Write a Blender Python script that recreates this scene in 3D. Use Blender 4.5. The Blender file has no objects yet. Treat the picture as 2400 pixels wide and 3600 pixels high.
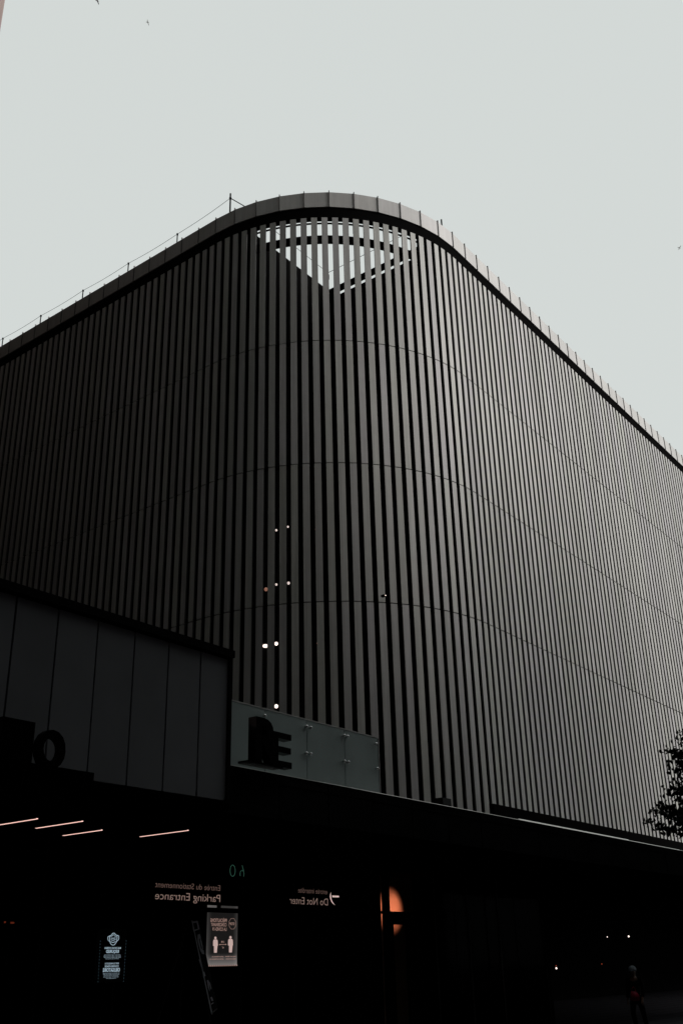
import bpy, bmesh, math, random
from mathutils import Vector, Matrix, Euler
random.seed(7)
R_ = math.radians
scene = bpy.context.scene
COL = scene.collection

# ------------------------------------------------------------------ camera
EYE = 1.6
PITCH, ROLL, FPX = 0.42087, 0.02593, 3582.67
cam = bpy.data.cameras.new('camera')
cam.sensor_fit = 'VERTICAL'; cam.sensor_height = 36.0; cam.lens = FPX / 100.0
cam.clip_start = 0.1; cam.clip_end = 3000
camo = bpy.data.objects.new('camera', cam); COL.objects.link(camo)
camo.matrix_world = (Matrix.Translation((0, 0, EYE)) @ Matrix.Rotation(math.pi/2 + PITCH, 4, 'X')
                     @ Matrix.Rotation(-ROLL, 4, 'Z'))
scene.camera = camo
scene.render.resolution_x, scene.render.resolution_y = 682, 1024

# ------------------------------------------------------------------ sky, sun, exposure
SUN_AZ, SUN_EL = R_(-6), R_(28)          # azimuth measured from +X towards +Y
world = bpy.data.worlds.new('World'); scene.world = world; world.use_nodes = True
nt = world.node_tree; nt.nodes.clear()
sky = nt.nodes.new('ShaderNodeTexSky'); sky.sky_type = 'NISHITA'; sky.sun_disc = False
sky.sun_elevation = SUN_EL; sky.sun_rotation = math.pi/2 - SUN_AZ
hs = nt.nodes.new('ShaderNodeHueSaturation'); hs.inputs['Saturation'].default_value = 0.25
mx = nt.nodes.new('ShaderNodeMixRGB'); mx.inputs[0].default_value = 0.95
mx.inputs[2].default_value = (6.75, 7.15, 6.98, 1)      # even overcast cloud deck
bg = nt.nodes.new('ShaderNodeBackground'); bg.inputs['Strength'].default_value = 0.1
wo = nt.nodes.new('ShaderNodeOutputWorld')
nt.links.new(sky.outputs[0], hs.inputs['Color']); nt.links.new(hs.outputs[0], mx.inputs[1])
nt.links.new(mx.outputs[0], bg.inputs[0]); nt.links.new(bg.outputs[0], wo.inputs[0])

sl = bpy.data.lights.new('sun', 'SUN'); sl.energy = 2.5; sl.angle = R_(34); sl.color = (1.0, 0.925, 0.90)
so = bpy.data.objects.new('sun', sl); COL.objects.link(so)
sd = Vector((math.cos(SUN_EL)*math.cos(SUN_AZ), math.cos(SUN_EL)*math.sin(SUN_AZ), math.sin(SUN_EL)))
so.rotation_euler = (-sd).to_track_quat('-Z', 'Y').to_euler(); so.location = (60, 30, 60)

vs = scene.view_settings
vs.view_transform = 'Standard'; vs.look = 'None'; vs.gamma = 1.0; vs.exposure = 0.0

# ------------------------------------------------------------------ street frame
AR, AL = -0.64058, -2.22169               # outward normal azimuths of the right and left faces
N = Vector((math.cos(AR), math.sin(AR), 0)); U = Vector((-math.sin(AR), math.cos(AR), 0))
NL = Vector((math.cos(AL), math.sin(AL), 0))
CX, CY, RAD = -0.5354, 36.0, 6.49695
Z3 = Vector((0, 0, 1))
def W(u, d, z):                            # u along the right face, d out from it (0 = photographer), z above ground
    return U*u + N*d + Z3*z
DR = Vector((CX, CY, 0)).dot(N) + RAD      # right face, -15.45

def ray(px, py):
    a = (px-1200)/FPX; b = (1800-py)/FPX
    c, s = math.cos(ROLL), math.sin(ROLL); a, b = a*c+b*s, -a*s+b*c
    c, s = math.cos(PITCH), math.sin(PITCH)
    return Vector((a, c-b*s, s+b*c))
def on(px, py, d):                         # (u, z) of a measured point on the plane d
    r = ray(px, py); p = r*(d/r.dot(N)); return p.dot(U), p.z+EYE

def arc(s, off=0.0):
    """point on the screen's plan curve at arc length s, pushed out by off, and its outward normal"""
    ang = -math.pi/2 + s/RAD; a = min(max(ang, AL), AR); ex = (ang-a)*RAD
    nx, ny = math.cos(a), math.sin(a)
    return Vector((CX+(RAD+off)*nx-ex*ny, CY+(RAD+off)*ny+ex*nx, 0)), Vector((nx, ny, 0))

# ------------------------------------------------------------------ materials
MATS = {}
def mat(name, col, rough=0.6, metal=0.0, spec=0.5, emit=None, estr=0.0, noise=0.0, nscale=3.0, bump=0.0,
        bscale=20.0, tint=False, streak=0.0, trans=0.0):
    m = bpy.data.materials.new(name); m.use_nodes = True; t = m.node_tree; n = t.nodes
    b = n['Principled BSDF']
    b.inputs['Base Color'].default_value = (*col, 1); b.inputs['Roughness'].default_value = rough
    b.inputs['Metallic'].default_value = metal; b.inputs['Specular IOR Level'].default_value = spec
    if trans: b.inputs['Transmission Weight'].default_value = trans
    if emit: b.inputs['Emission Color'].default_value = (*emit, 1); b.inputs['Emission Strength'].default_value = estr
    src = None
    if noise or tint or streak:
        rgb = n.new('ShaderNodeRGB'); rgb.outputs[0].default_value = (*col, 1); src = rgb.outputs[0]
        tc = n.new('ShaderNodeTexCoord')
        if noise:
            nz = n.new('ShaderNodeTexNoise'); nz.inputs['Scale'].default_value = nscale; nz.inputs['Detail'].default_value = 6
            t.links.new(tc.outputs['Object'], nz.inputs['Vector'])
            mr = n.new('ShaderNodeMapRange'); mr.inputs[1].default_value = .25; mr.inputs[2].default_value = .75
            mr.inputs[3].default_value = 1-noise; mr.inputs[4].default_value = 1+noise
            t.links.new(nz.outputs[0], mr.inputs[0])
            mu = n.new('ShaderNodeMixRGB'); mu.blend_type = 'MULTIPLY'; mu.inputs[0].default_value = 1
            t.links.new(src, mu.inputs[1]); t.links.new(mr.outputs[0], mu.inputs[2]); src = mu.outputs[0]
        if streak:                         # rain streaks: noise stretched along z
            mp = n.new('ShaderNodeMapping'); mp.inputs['Scale'].default_value = (9, 9, .35)
            nz = n.new('ShaderNodeTexNoise'); nz.inputs['Scale'].default_value = 1.0; nz.inputs['Detail'].default_value = 5
            t.links.new(tc.outputs['Object'], mp.inputs[0]); t.links.new(mp.outputs[0], nz.inputs['Vector'])
            mr = n.new('ShaderNodeMapRange'); mr.inputs[1].default_value = .3; mr.inputs[2].default_value = .7
            mr.inputs[3].default_value = 1-streak; mr.inputs[4].default_value = 1+streak
            t.links.new(nz.outputs[0], mr.inputs[0])
            mu = n.new('ShaderNodeMixRGB'); mu.blend_type = 'MULTIPLY'; mu.inputs[0].default_value = 1
            t.links.new(src, mu.inputs[1]); t.links.new(mr.outputs[0], mu.inputs[2]); src = mu.outputs[0]
        if tint:
            at = n.new('ShaderNodeAttribute'); at.attribute_name = 'tint'
            mu = n.new('ShaderNodeMixRGB'); mu.blend_type = 'MULTIPLY'; mu.inputs[0].default_value = 1
            t.links.new(src, mu.inputs[1]); t.links.new(at.outputs['Color'], mu.inputs[2]); src = mu.outputs[0]
        t.links.new(src, b.inputs['Base Color'])
    if bump:
        tc = n.new('ShaderNodeTexCoord')
        nz = n.new('ShaderNodeTexNoise'); nz.inputs['Scale'].default_value = bscale; nz.inputs['Detail'].default_value = 8
        bp = n.new('ShaderNodeBump'); bp.inputs['Strength'].default_value = bump
        t.links.new(tc.outputs['Object'], nz.inputs['Vector']); t.links.new(nz.outputs[0], bp.inputs['Height'])
        t.links.new(bp.outputs[0], b.inputs['Normal'])
    MATS[name] = m; return m

M_slat = mat('slat_metal', (.47, .475, .46), rough=.60, spec=.5, noise=.05, nscale=2.0, tint=True, streak=.13, bump=.04, bscale=6)
M_parapet = mat('parapet_metal', (.54, .545, .525), rough=.5, noise=.06, nscale=1.5, tint=True, streak=.08, bump=.03, bscale=4)
M_rib = mat('rib_metal', (.10, .10, .098), rough=.5)
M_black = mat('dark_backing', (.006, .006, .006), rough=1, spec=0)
M_dark = mat('dark_steel', (.006, .006, .0065), rough=.8, spec=.05)
M_fascia = mat('fascia_panel', (.012, .012, .0125), rough=.9, spec=.0, noise=.3, nscale=1.2)
M_groove = mat('groove', (.002, .002, .002), rough=1, spec=0)
M_trim = mat('trim_metal', (.85, .84, .82), rough=.4)
M_clad = mat('cladding_glass', (.235, .24, .26), rough=.5, spec=.12, noise=.18, nscale=.7, tint=True)
M_frost = mat('frosted_glass', (.48, .57, .56), rough=.5, spec=.2, noise=.12, nscale=1.3, tint=True)
M_steel = mat('polished_steel', (.7, .7, .7), rough=.18, metal=1)
M_gloss = mat('gloss_black_paint', (.0012, .0012, .0014), rough=.25, spec=.05)
M_ground = mat('asphalt', (.012, .012, .0135), rough=.85, spec=.1, noise=.35, nscale=1.4, bump=.5, bscale=60)
M_pave = mat('granite_paving', (.045, .045, .055), rough=.7, spec=.15, noise=.35, nscale=5, bump=.4, bscale=40)
M_kerb = mat('kerb_stone', (.03, .03, .032), rough=.8, noise=.2, nscale=8)
M_stone = mat('pink_stone', (.42, .33, .30), rough=.8, noise=.12, nscale=.6, streak=.12)
M_opp = mat('grey_brick', (.07, .06, .055), rough=.9, spec=.1, noise=.2, nscale=2)
M_opp2 = mat('unseen_dark_wall', (.016, .011, .009), rough=.95, spec=.05, noise=.2, nscale=2)  # near-black for unseen walls, keeps bounce light off the left slats
M_win = mat('window_glass', (.01, .012, .015), rough=.1, spec=.3)
M_leaf = mat('leaf', (.006, .008, .005), rough=.8, spec=.1, noise=.3, nscale=4)
M_bark = mat('bark', (.008, .007, .006), rough=.9, spec=.05, noise=.3, nscale=8)
M_floor = mat('lobby_floor', (.01, .01, .01), rough=.5, spec=.1)
M_plaster = mat('warm_plaster', (.55, .33, .22), rough=.85, noise=.04, nscale=3)
M_strip = mat('strip_light', (.8, .6, .5), emit=(1.0, .60, .52), estr=1.15)
M_lampw = mat('lamp_lens', (.8, .7, .6), emit=(1.0, .82, .74), estr=1.6)
M_lampm = mat('lamp_lens_soft', (.8, .7, .6), emit=(1.0, .82, .76), estr=.7)
M_lampd = mat('lamp_lens_dim', (.8, .6, .5), emit=(1.0, .45, .30), estr=.22)
M_red = mat('lamp_lens_red', (.6, .1, .05), emit=(1.0, .18, .08), estr=.20)
M_text = mat('lit_lettering', (.3, .25, .22), emit=(1.0, .68, .58), estr=.20)
M_textdim = mat('lit_lettering_dim', (.25, .2, .18), emit=(1.0, .62, .52), estr=.10)
M_bar = mat('lit_symbol', (.6, .5, .45), emit=(1.0, .74, .68), estr=.55)
M_neon = mat('green_tube', (.1, .2, .15), emit=(.30, .85, .62), estr=.12)
M_pink = mat('poster_figure', (.6, .5, .45), emit=(1.0, .72, .66), estr=.50)
M_ptext = mat('poster_text', (.5, .4, .35), emit=(1.0, .62, .52), estr=.30)
M_blue = mat('poster_blue_text', (.4, .5, .55), emit=(.66, .86, 1.0), estr=.42)
M_bluedim = mat('poster_blue_dots', (.2, .3, .35), emit=(.35, .62, .80), estr=.13)
M_posterblack = mat('poster_black', (.004, .004, .004), rough=.6, spec=.1)
M_boardtext = mat('board_lettering', (.75, .75, .80), rough=.6, spec=.2)
M_skin = mat('skin', (.30, .18, .13), rough=.6)
M_coat = mat('dark_cloth', (.004, .004, .005), rough=.95, spec=.05)
M_cap = mat('pale_cloth', (.32, .37, .42), rough=.85, noise=.5, nscale=14)
M_bag = mat('red_leather', (.38, .015, .05), rough=.5, spec=.3, noise=.3, nscale=15)
M_hair = mat('dark_hair', (.01, .008, .007), rough=.6)

# backlit poster paper: print with uneven backlight painted in, pale margins and dark middle
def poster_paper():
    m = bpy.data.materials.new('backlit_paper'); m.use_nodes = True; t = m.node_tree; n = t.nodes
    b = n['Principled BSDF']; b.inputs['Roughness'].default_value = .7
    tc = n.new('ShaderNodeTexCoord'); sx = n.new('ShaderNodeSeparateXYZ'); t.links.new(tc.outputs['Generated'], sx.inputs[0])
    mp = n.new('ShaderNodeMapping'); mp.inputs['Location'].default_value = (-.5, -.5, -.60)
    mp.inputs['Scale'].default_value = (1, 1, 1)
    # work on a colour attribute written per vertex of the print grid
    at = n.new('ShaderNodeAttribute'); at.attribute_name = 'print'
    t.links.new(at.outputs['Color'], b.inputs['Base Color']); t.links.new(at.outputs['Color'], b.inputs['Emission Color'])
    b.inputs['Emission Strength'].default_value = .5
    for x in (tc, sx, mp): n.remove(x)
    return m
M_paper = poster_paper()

# ------------------------------------------------------------------ mesh helpers
def obj(name, bm, m, parent=None, tints=None, smooth=False, recalc=True):
    me = bpy.data.meshes.new(name)
    if recalc: bmesh.ops.recalc_face_normals(bm, faces=bm.faces)
    if smooth:
        for f in bm.faces: f.smooth = True
    bm.to_mesh(me); bm.free()
    me.materials.append(m)
    o = bpy.data.objects.new(name, me); COL.objects.link(o)
    if parent: o.parent = parent
    return o
def newbm(tint=False):
    bm = bmesh.new()
    if tint: bm.faces.layers.int.new('tid'); bm.loops.layers.float_color.new('tint')
    return bm
def settint(bm, faces, c):
    lay = bm.loops.layers.float_color['tint']
    for f in faces:
        for l in f.loops: l[lay] = (c[0], c[1], c[2], 1)
def prism(bm, quad, z0, z1):
    """extrude a plan polygon (list of Vectors) between z0 and z1"""
    lo = [bm.verts.new((p.x, p.y, z0)) for p in quad]; hi = [bm.verts.new((p.x, p.y, z1)) for p in quad]
    k = len(quad); fs = [bm.faces.new(lo[::-1]), bm.faces.new(hi)]
    for i in range(k): fs.append(bm.faces.new((lo[i], lo[(i+1) % k], hi[(i+1) % k], hi[i])))
    return fs
def boxW(bm, u0, u1, d0, d1, z0, z1):
    return prism(bm, [W(u0, d0, 0), W(u1, d0, 0), W(u1, d1, 0), W(u0, d1, 0)], z0, z1)
def tube(bm, pts, r, n=6, r2=None, cap=True):
    pts = [Vector(p) for p in pts]; rings = []
    for i, p in enumerate(pts):
        t = (pts[min(i+1, len(pts)-1)] - pts[max(i-1, 0)]).normalized()
        a = t.cross(Z3 if abs(t.z) < .9 else Vector((1, 0, 0))).normalized(); b = t.cross(a)
        rr = r if r2 is None else r + (r2-r)*i/(len(pts)-1)
        rings.append([bm.verts.new(p + (a*math.cos(2*math.pi*k/n) + b*math.sin(2*math.pi*k/n))*rr) for k in range(n)])
    for i in range(len(rings)-1):
        for k in range(n): bm.faces.new((rings[i][k], rings[i][(k+1) % n], rings[i+1][(k+1) % n], rings[i+1][k]))
    if cap:
        bm.faces.new(rings[0][::-1]); bm.faces.new(rings[-1])
def arcband(bm, s0, s1, o0, o1, z0, z1, step=.3):
    k = max(1, int((s1-s0)/step)); prev = None
    for i in range(k+1):
        s = s0+(s1-s0)*i/k; a = arc(s, o0)[0]; b = arc(s, o1)[0]
        cur = [bm.verts.new((a.x, a.y, z0)), bm.verts.new((b.x, b.y, z0)), bm.verts.new((b.x, b.y, z1)), bm.verts.new((a.x, a.y, z1))]
        if prev:
            for j in range(4): bm.faces.new((prev[j], prev[(j+1) % 4], cur[(j+1) % 4], cur[j]))
        else: bm.faces.new(cur[::-1])
        prev = cur
    bm.faces.new(prev)
def thing(name, label, cat, loc=(0, 0, 0), group=None, kind=None):
    o = bpy.data.objects.new(name, None); COL.objects.link(o); o.empty_display_size = .3
    o['label'] = label; o['category'] = cat
    if group: o['group'] = group
    if kind: o['kind'] = kind
    o.location = loc
    return o
def tag(o, label=None, cat=None, group=None, kind=None):
    if label: o['label'] = label
    if cat: o['category'] = cat
    if group: o['group'] = group
    if kind: o['kind'] = kind
    return o
def rnd(a): return 1 + random.uniform(-a, a)

# ================================================================== ground
bm = bmesh.new(); v = [bm.verts.new((x, y, 0)) for x, y in ((-900, -900), (900, -900), (900, 900), (-900, 900))]; bm.faces.new(v)
tag(obj('ground', bm, M_ground), kind='structure')
bm = bmesh.new(); boxW(bm, -60, 140, -60, -6.5, -.3, .12)          # raised pavement in front of and under the building
tag(obj('pavement', bm, M_pave), kind='structure')
bm = bmesh.new()                                                    # paving joints
for i in range(0, 130): boxW(bm, -20+i*.9, -19.985+i*.9, -24, -7.2, .1, .1215)
for i in range(0, 22): boxW(bm, -20, 97, -24+i*.75, -23.985+i*.75, .1, .122)
tag(obj('pavement_joints', bm, M_groove), kind='structure')
bm = bmesh.new(); boxW(bm, -60, 140, -6.5, -6.2, -.3, .125)
tag(obj('kerb', bm, M_kerb), kind='structure')
bm = bmesh.new(); boxW(bm, -60, 140, 1.2, 4.4, -.3, .12)
tag(obj('pavement', bm, M_pave), kind='structure')

# ================================================================== the slatted building
B = thing('slatted_building', 'large dark building with rounded corner wrapped in vertical metal slats', 'building')
PITCH_S, PH = 0.384011, 0.194548
ZT = 24.985+EYE; ZJ = [5.46614*3.6+EYE, 4.15971*3.6+EYE, 2.84262*3.6+EYE]; ZB = 4.0; ZBR = 4.41+EYE
S_LEFT, S_RIGHT, S_STEP = -46.0, 58.0, 5.3
WID, DEP = 0.218, 0.055
tiers = [(ZJ[0]+.018, ZT), (ZJ[1]+.018, ZJ[0]-.018), (ZJ[2]+.018, ZJ[1]-.018), (None, ZJ[2]-.018)]
i0, i1 = int((S_LEFT-PH)/PITCH_S), int((S_RIGHT-PH)/PITCH_S)
slat_tint = {i: (rnd(.07)*(1.02), rnd(.07)+.0, 0) for i in range(i0, i1)}
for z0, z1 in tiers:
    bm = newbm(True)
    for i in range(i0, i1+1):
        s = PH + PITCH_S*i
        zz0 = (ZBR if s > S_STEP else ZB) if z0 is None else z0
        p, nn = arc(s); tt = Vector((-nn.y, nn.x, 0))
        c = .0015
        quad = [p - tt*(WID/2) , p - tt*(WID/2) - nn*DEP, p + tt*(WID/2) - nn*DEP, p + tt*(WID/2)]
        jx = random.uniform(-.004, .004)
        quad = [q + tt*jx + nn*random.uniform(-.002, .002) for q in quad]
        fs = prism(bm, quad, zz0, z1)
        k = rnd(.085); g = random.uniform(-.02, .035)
        settint(bm, fs, (k, k*(1+g*.5), k*(1-g))); settint(bm, [fs[2], fs[3], fs[4]], (.3, .3, .3))  # shade painted in: side and back faces tinted dark
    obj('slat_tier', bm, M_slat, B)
# rails that carry the slats (seen as thin shadow lines at the joints)
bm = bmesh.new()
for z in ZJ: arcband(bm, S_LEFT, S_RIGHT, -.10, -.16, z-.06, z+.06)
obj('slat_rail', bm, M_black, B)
# parapet: pale metal band with standing ribs, then a recessed dark gap over the slats
SEAM, SPH = 0.91693, 0.377568
ZP, ZPB = 26.13+EYE, 25.46+EYE
bm = newbm(True); rb = bmesh.new(); rib_list = []
for i in range(int(S_LEFT/SEAM), int(S_RIGHT/SEAM)+1):
    s = SPH + SEAM*i
    a, na = arc(s+.012, .03); b, nb = arc(s+SEAM-.012, .03); m_, nm = arc(s+SEAM/2, .03)
    ai, bi = arc(s+.012, -.22)[0], arc(s+SEAM-.012, -.22)[0]
    fs = prism(bm, [a, b, bi, ai], ZPB, ZP)
    k = rnd(.05); settint(bm, fs, (k, k*rnd(.006), k*rnd(.01)))
    p, nn = arc(s, .03); tt = Vector((-nn.y, nn.x, 0))
    q_ = [p - tt*.014 + nn*.03, p + tt*.014 + nn*.03, p + tt*.017 - nn*.22, p - tt*.017 - nn*.22]
    if -22 < s < 33:
        r1 = bmesh.new(); prism(r1, q_, ZPB-.01, ZP+.06); rib_list.append(r1)
    else: prism(rb, q_, ZPB-.01, ZP+.06)
obj('parapet_band', bm, M_parapet, B)
for r1 in rib_list: obj('parapet_rib', r1, M_rib, B)
tag(obj('parapet_rib', rb, M_rib, B), kind='stuff')
bm = bmesh.new(); arcband(bm, S_LEFT, S_RIGHT, -.225, -.02, ZT-.0, ZPB-.003)
obj('parapet_soffit', bm, M_black, B)
# curved ring beams in the open corner
for o0, o1, z0, z1 in ((-.33, -.38, ZT-.005, ZT+.045), (-.40, -.50, 24.18+EYE, 24.50+EYE)):
    bm = bmesh.new(); arcband(bm, -7.5, 6.5, o0, o1, z0, z1); obj('ring_beam', bm, M_black, B)
for s_, w_, o_, z0, z1 in ((-5.6, .08, -.16, ZT-.42, ZT+.3), (-3.0, .08, -.16, ZT-.40, ZT+.3), (1.35, .10, -.16, ZT-.40, ZT+.3), (4.9, .08, -.16, ZT-.40, ZT+.3),
                       (-1.55, .10, -.52, 4.2, ZT+.3), (2.35, .10, -.52, 4.2, ZT+.3), (-3.6, .26, -.52, 4.2, ZT-.6), (-4.5, .2, -.52, 4.2, ZT-.3), (4.3, .2, -.52, 4.2, ZT-.9)):
    p, nn = arc(s_, o_); tt = Vector((-nn.y, nn.x, 0)); bm = bmesh.new()
    prism(bm, [p-tt*w_/2, p+tt*w_/2, p+tt*w_/2-nn*.2, p-tt*w_/2-nn*.2], z0, z1); obj('post' if z0 < 10 else 'bracket', bm, M_black, B)
# straight backing behind the slats + body of the building, cut back square at the corner (open void behind the slats)
uA, dA = 27.0, -20.5
uL = 22.42; dRb = DR-.6
ROOF = 24.55+EYE
poly = [W(uL, -75, 0), W(uL, dA, 0), W(uA, dA, 0), W(uA, dRb, 0), W(95, dRb, 0), W(95, -75, 0)]
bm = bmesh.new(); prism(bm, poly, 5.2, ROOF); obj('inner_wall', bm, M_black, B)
bm = bmesh.new()
prism(bm, [W(uL, -75, 0), W(uL, dA-.01, 0), W(uL+.3, dA-.01, 0), W(uL+.3, -75, 0)], ROOF, ZP-.2)
boxW(bm, uA+.2, 95, dRb-.3, dRb, ROOF, ZP-.2)
boxW(bm, uL, uA+.12, dA-.12, dA, ROOF, 25.0+EYE)                    # upstand along the void
obj('roof_upstand', bm, M_black, B)
bm = bmesh.new(); boxW(bm, uA-.02, uA+.06, dA, dRb, 24.72+EYE, 25.0+EYE)
boxW(bm, uA-.01, uA+.05, dA+1.5, dA+1.6, ROOF, 24.72+EYE); boxW(bm, uA-.005, uA+.045, dA+.01, dA+.55, ROOF, 24.721+EYE)
obj('roof_kerb_rail', bm, M_black, B)
# lower band behind the canopy
bm = bmesh.new()
boxW(bm, uA+.9, 95, DR-.3, DR+.06, 3.0, ZBR-.005)
obj('base_band', bm, M_black, B)
bm = bmesh.new(); arcband(bm, -20, 6.0, -.75, -.55, 3.0, ZB+.6); obj('base_wall', bm, M_black, B)

# rope line on stanchions round the roof
RL = thing('roof_safety_line', 'thin wire line on small posts along the roof edge', 'safety line', tuple(arc(-8, -.3)[0])[:2]+(ZP,))
RLi = RL.matrix_basis.inverted() if False else None
def rel(root, bm, name, m):
    o = obj(name, bm, m); loc = root.location
    o.data.transform(Matrix.Translation(-loc)); o.parent = root; return o
tops = []
for s in (-3.8, -6.7, -9.6, -12.5, -15.4, -18.2, -21.0, -23.9, -26.8):
    p = arc(s, -.3)[0]; h = 1.03 if s == -3.8 else .80
    bm = bmesh.new(); tube(bm, [p+Z3*(ZP-.3), p+Z3*(ZP+h+(.22 if s == -3.8 else .02))], .034 if s == -3.8 else .024)
    tube(bm, [p+Z3*(ZP+h-.05), p+Z3*(ZP+h+.02)], .05 if s == -3.8 else .04)
    rel(RL, bm, 'post', M_dark); tops.append(p+Z3*(ZP+h))
bm = bmesh.new()
w = []
for a, b in zip(tops[:-1], tops[1:]):
    for k in range(8): w.append(a.lerp(b, k/8)-Z3*(.05*math.sin(math.pi*k/8)))
tube(bm, w+[tops[-1]], .010, 4)
q = arc(-2.75, -.2)[0]; tube(bm, [tops[0], q+Z3*(ZP-.05)], .018, 4)
rel(RL, bm, 'wire', M_dark)
RR = thing('roof_stanchion', 'short roof post with a slanting stay, right of the rounded corner', 'roof post', tuple(arc(5.7, -.3)[0])[:2]+(ZP,))
p = arc(5.7, -.3)[0]; bm = bmesh.new(); tube(bm, [p+Z3*(ZP-.3), p+Z3*(ZP+.74)], .032); rel(RR, bm, 'post', M_dark)
q = arc(6.75, -.15)[0]; bm = bmesh.new(); tube(bm, [p+Z3*(ZP+.42), q+Z3*(ZP-.02)], .016, 4); rel(RR, bm, 'stay', M_dark)
# the same kind of line round the open void behind the slats
VL = thing('void_safety_line', 'wire line and corner post seen through the slats above the open corner', 'safety line', tuple(W(uA, dA, 25+EYE)))
p0 = W(uA, dA, 25.0+EYE)
bm = bmesh.new(); tube(bm, [p0, p0+Z3*1.05], .04); tube(bm, [p0+Z3*.55, p0+Z3*.75], .06); rel(VL, bm, 'post', M_dark)
bm = bmesh.new(); tube(bm, [W(uL, dA, 25.88+EYE), p0+Z3*.86, W(uA, dRb, 25.86+EYE)], .014, 4); rel(VL, bm, 'wire', M_dark)

# small lamps on the inner wall behind the corner slats
lamps = [(940, 1853, 0, 0), (971, 1864, .055, 1), (1012, 1852, .05, 1), (935, 2072, .085, 2), (971, 2055, .055, 1), (1014, 2050, .07, 1),
         (933, 2271, .13, 1), (971, 2263, .12, 1), (971, 2483, .125, 1), (1111, 1862, .075, 3), (1117, 2262, .085, 3), (1355, 2093, .03, 1)]
where = {1: 'left one of the top pair', 2: 'right one of the top pair', 3: 'dim leftmost one of the middle row', 4: 'centre one of the middle row',
         5: 'right one of the middle row', 6: 'wide left one of the lower pair', 7: 'round right one of the lower pair', 8: 'lowest one, just above the glass balustrade',
         9: 'faint upper one right of the others', 10: 'faint lower one right of the others', 11: 'tiny white speck far right of the others'}
for k, (x, y, r, kd) in enumerate(lamps):
    if not r: continue
    d = dA+.12 if x < 1300 else -18.0
    u, z = on(x, y, d)
    if x > 1300: u, z = on(x, y, dRb+.1); d = dRb+.1
    t = thing('wall_lamp', 'small lit lamp behind the corner slats, '+where[k], 'lamp', tuple(W(u, d, z)), group='lamps glimpsed between the corner slats')
    bm = bmesh.new(); bmesh.ops.create_uvsphere(bm, u_segments=12, v_segments=8, radius=r*(.72 if k < 6 else .50))
    if kd == 1 and k == 6: bmesh.ops.scale(bm, vec=(1.5, 1.5, .8), verts=bm.verts)
    o = obj('lens', bm, (M_lampw if k > 5 else M_lampm) if kd == 1 else M_lampd, t, smooth=True)
    bm = bmesh.new(); boxW(bm, -.04, .04, -.14, -.02, -.03, .03); obj('bracket', bm, M_black, t)

# ================================================================== canopy over the entrance
D_F = -10.0
ZC0, ZC1 = 2.0+EYE, 2.64+EYE
CN = thing('entrance_canopy', 'long black canopy with flat fascia panels in front of the slatted building', 'canopy')
bm = bmesh.new(); boxW(bm, -8, 75, -24.5, D_F-.03, ZC0+.02, ZC1-.01); obj('canopy_body', bm, M_black, CN)
bm = bmesh.new(); boxW(bm, -8, 75, -24.5, D_F-.05, ZC0, ZC0+.018); obj('soffit', bm, M_black, CN)
seam_u = [8.2, 9.4, 10.55, 11.72, 12.88, 14.05, 15.2, 16.4]
u = seam_u[0]
while u < 74:
    bm = bmesh.new(); boxW(bm, u+.012, u+1.158, D_F-.03, D_F+random.uniform(-.003, .003), ZC0, ZC1)
    boxW(bm, u+.012, u+1.158, D_F-.03, D_F+.008, ZC1-.14, ZC1-.128)
    obj('fascia_panel', bm, M_fascia, CN); u += 1.17
M_flash = mat('rolled_metal_edge', (.62, .61, .59), rough=.28, metal=1)
def sloped(name, u0, u1, z, h, m):         # metal edge whose face leans back and mirrors the sky
    bm = bmesh.new(); a, b, c = (D_F+.012, z), (D_F+.012-h*1.1, z+h), (D_F-.10, z)
    lo = [bm.verts.new(W(u0, d, zz)) for d, zz in (a, b, c)]; hi = [bm.verts.new(W(u1, d, zz)) for d, zz in (a, b, c)]
    bm.faces.new(lo); bm.faces.new(hi[::-1])
    for q in range(3): bm.faces.new((lo[q], hi[q], hi[(q+1) % 3], lo[(q+1) % 3]))
    obj(name, bm, m, CN)
for ua_, ub_, h_ in ((8.2, 12.6, .005), (12.61, 19.13, .008), (19.14, 24.67, .034), (24.68, 28.0, .016), (28.01, 75, .007)):
    sloped('edge_trim', ua_, ub_, ZC1+.002, h_, M_flash)
# ceiling light strips in the soffit
strips = [(9.11, -12.18, -13.5, 'leftmost, running out of the picture'), (9.72, -11.96, -13.0, 'second from the left, the brightest'),
          (10.57, -12.54, -13.44, 'short one third from the left'), (11.56, -11.71, -12.78, 'set apart on the right')]
for u, d0, d1, w_ in strips:
    t = thing('strip_light', 'thin warm ceiling light line under the canopy, '+w_, 'ceiling light', tuple(W(u, (d0+d1)/2, ZC0)), group='light strips in the canopy ceiling')
    bm = bmesh.new(); boxW(bm, -.015, .015, -(d0-d1)/2, (d0-d1)/2, -.014, -.002); obj('diffuser', bm, M_strip, t)
    bm = bmesh.new(); boxW(bm, -.024, -.0165, -(d0-d1)/2, (d0-d1)/2, -.009, -.001); boxW(bm, .0165, .024, -(d0-d1)/2, (d0-d1)/2, -.009, -.001); obj('frame', bm, M_dark, t)
# black bollard-like bits on the canopy roof seen against the slats
for x, y, w_ in ((1600, 2806, 'pale'),):
    u, z = on(x-35, 2812, -11.2); u2, _ = on(1560, 2812, -11.2)
    bm = bmesh.new(); boxW(bm, u2-.05-.16, u2-.05+.16, -11.3, -11.1, z-.5, z+.012)
    o = obj('roof_vent', bm, M_trim); o.data.materials[0] = M_frost
    tag(o, 'small pale box on the canopy roof at the foot of the slats', 'roof vent')

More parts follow.
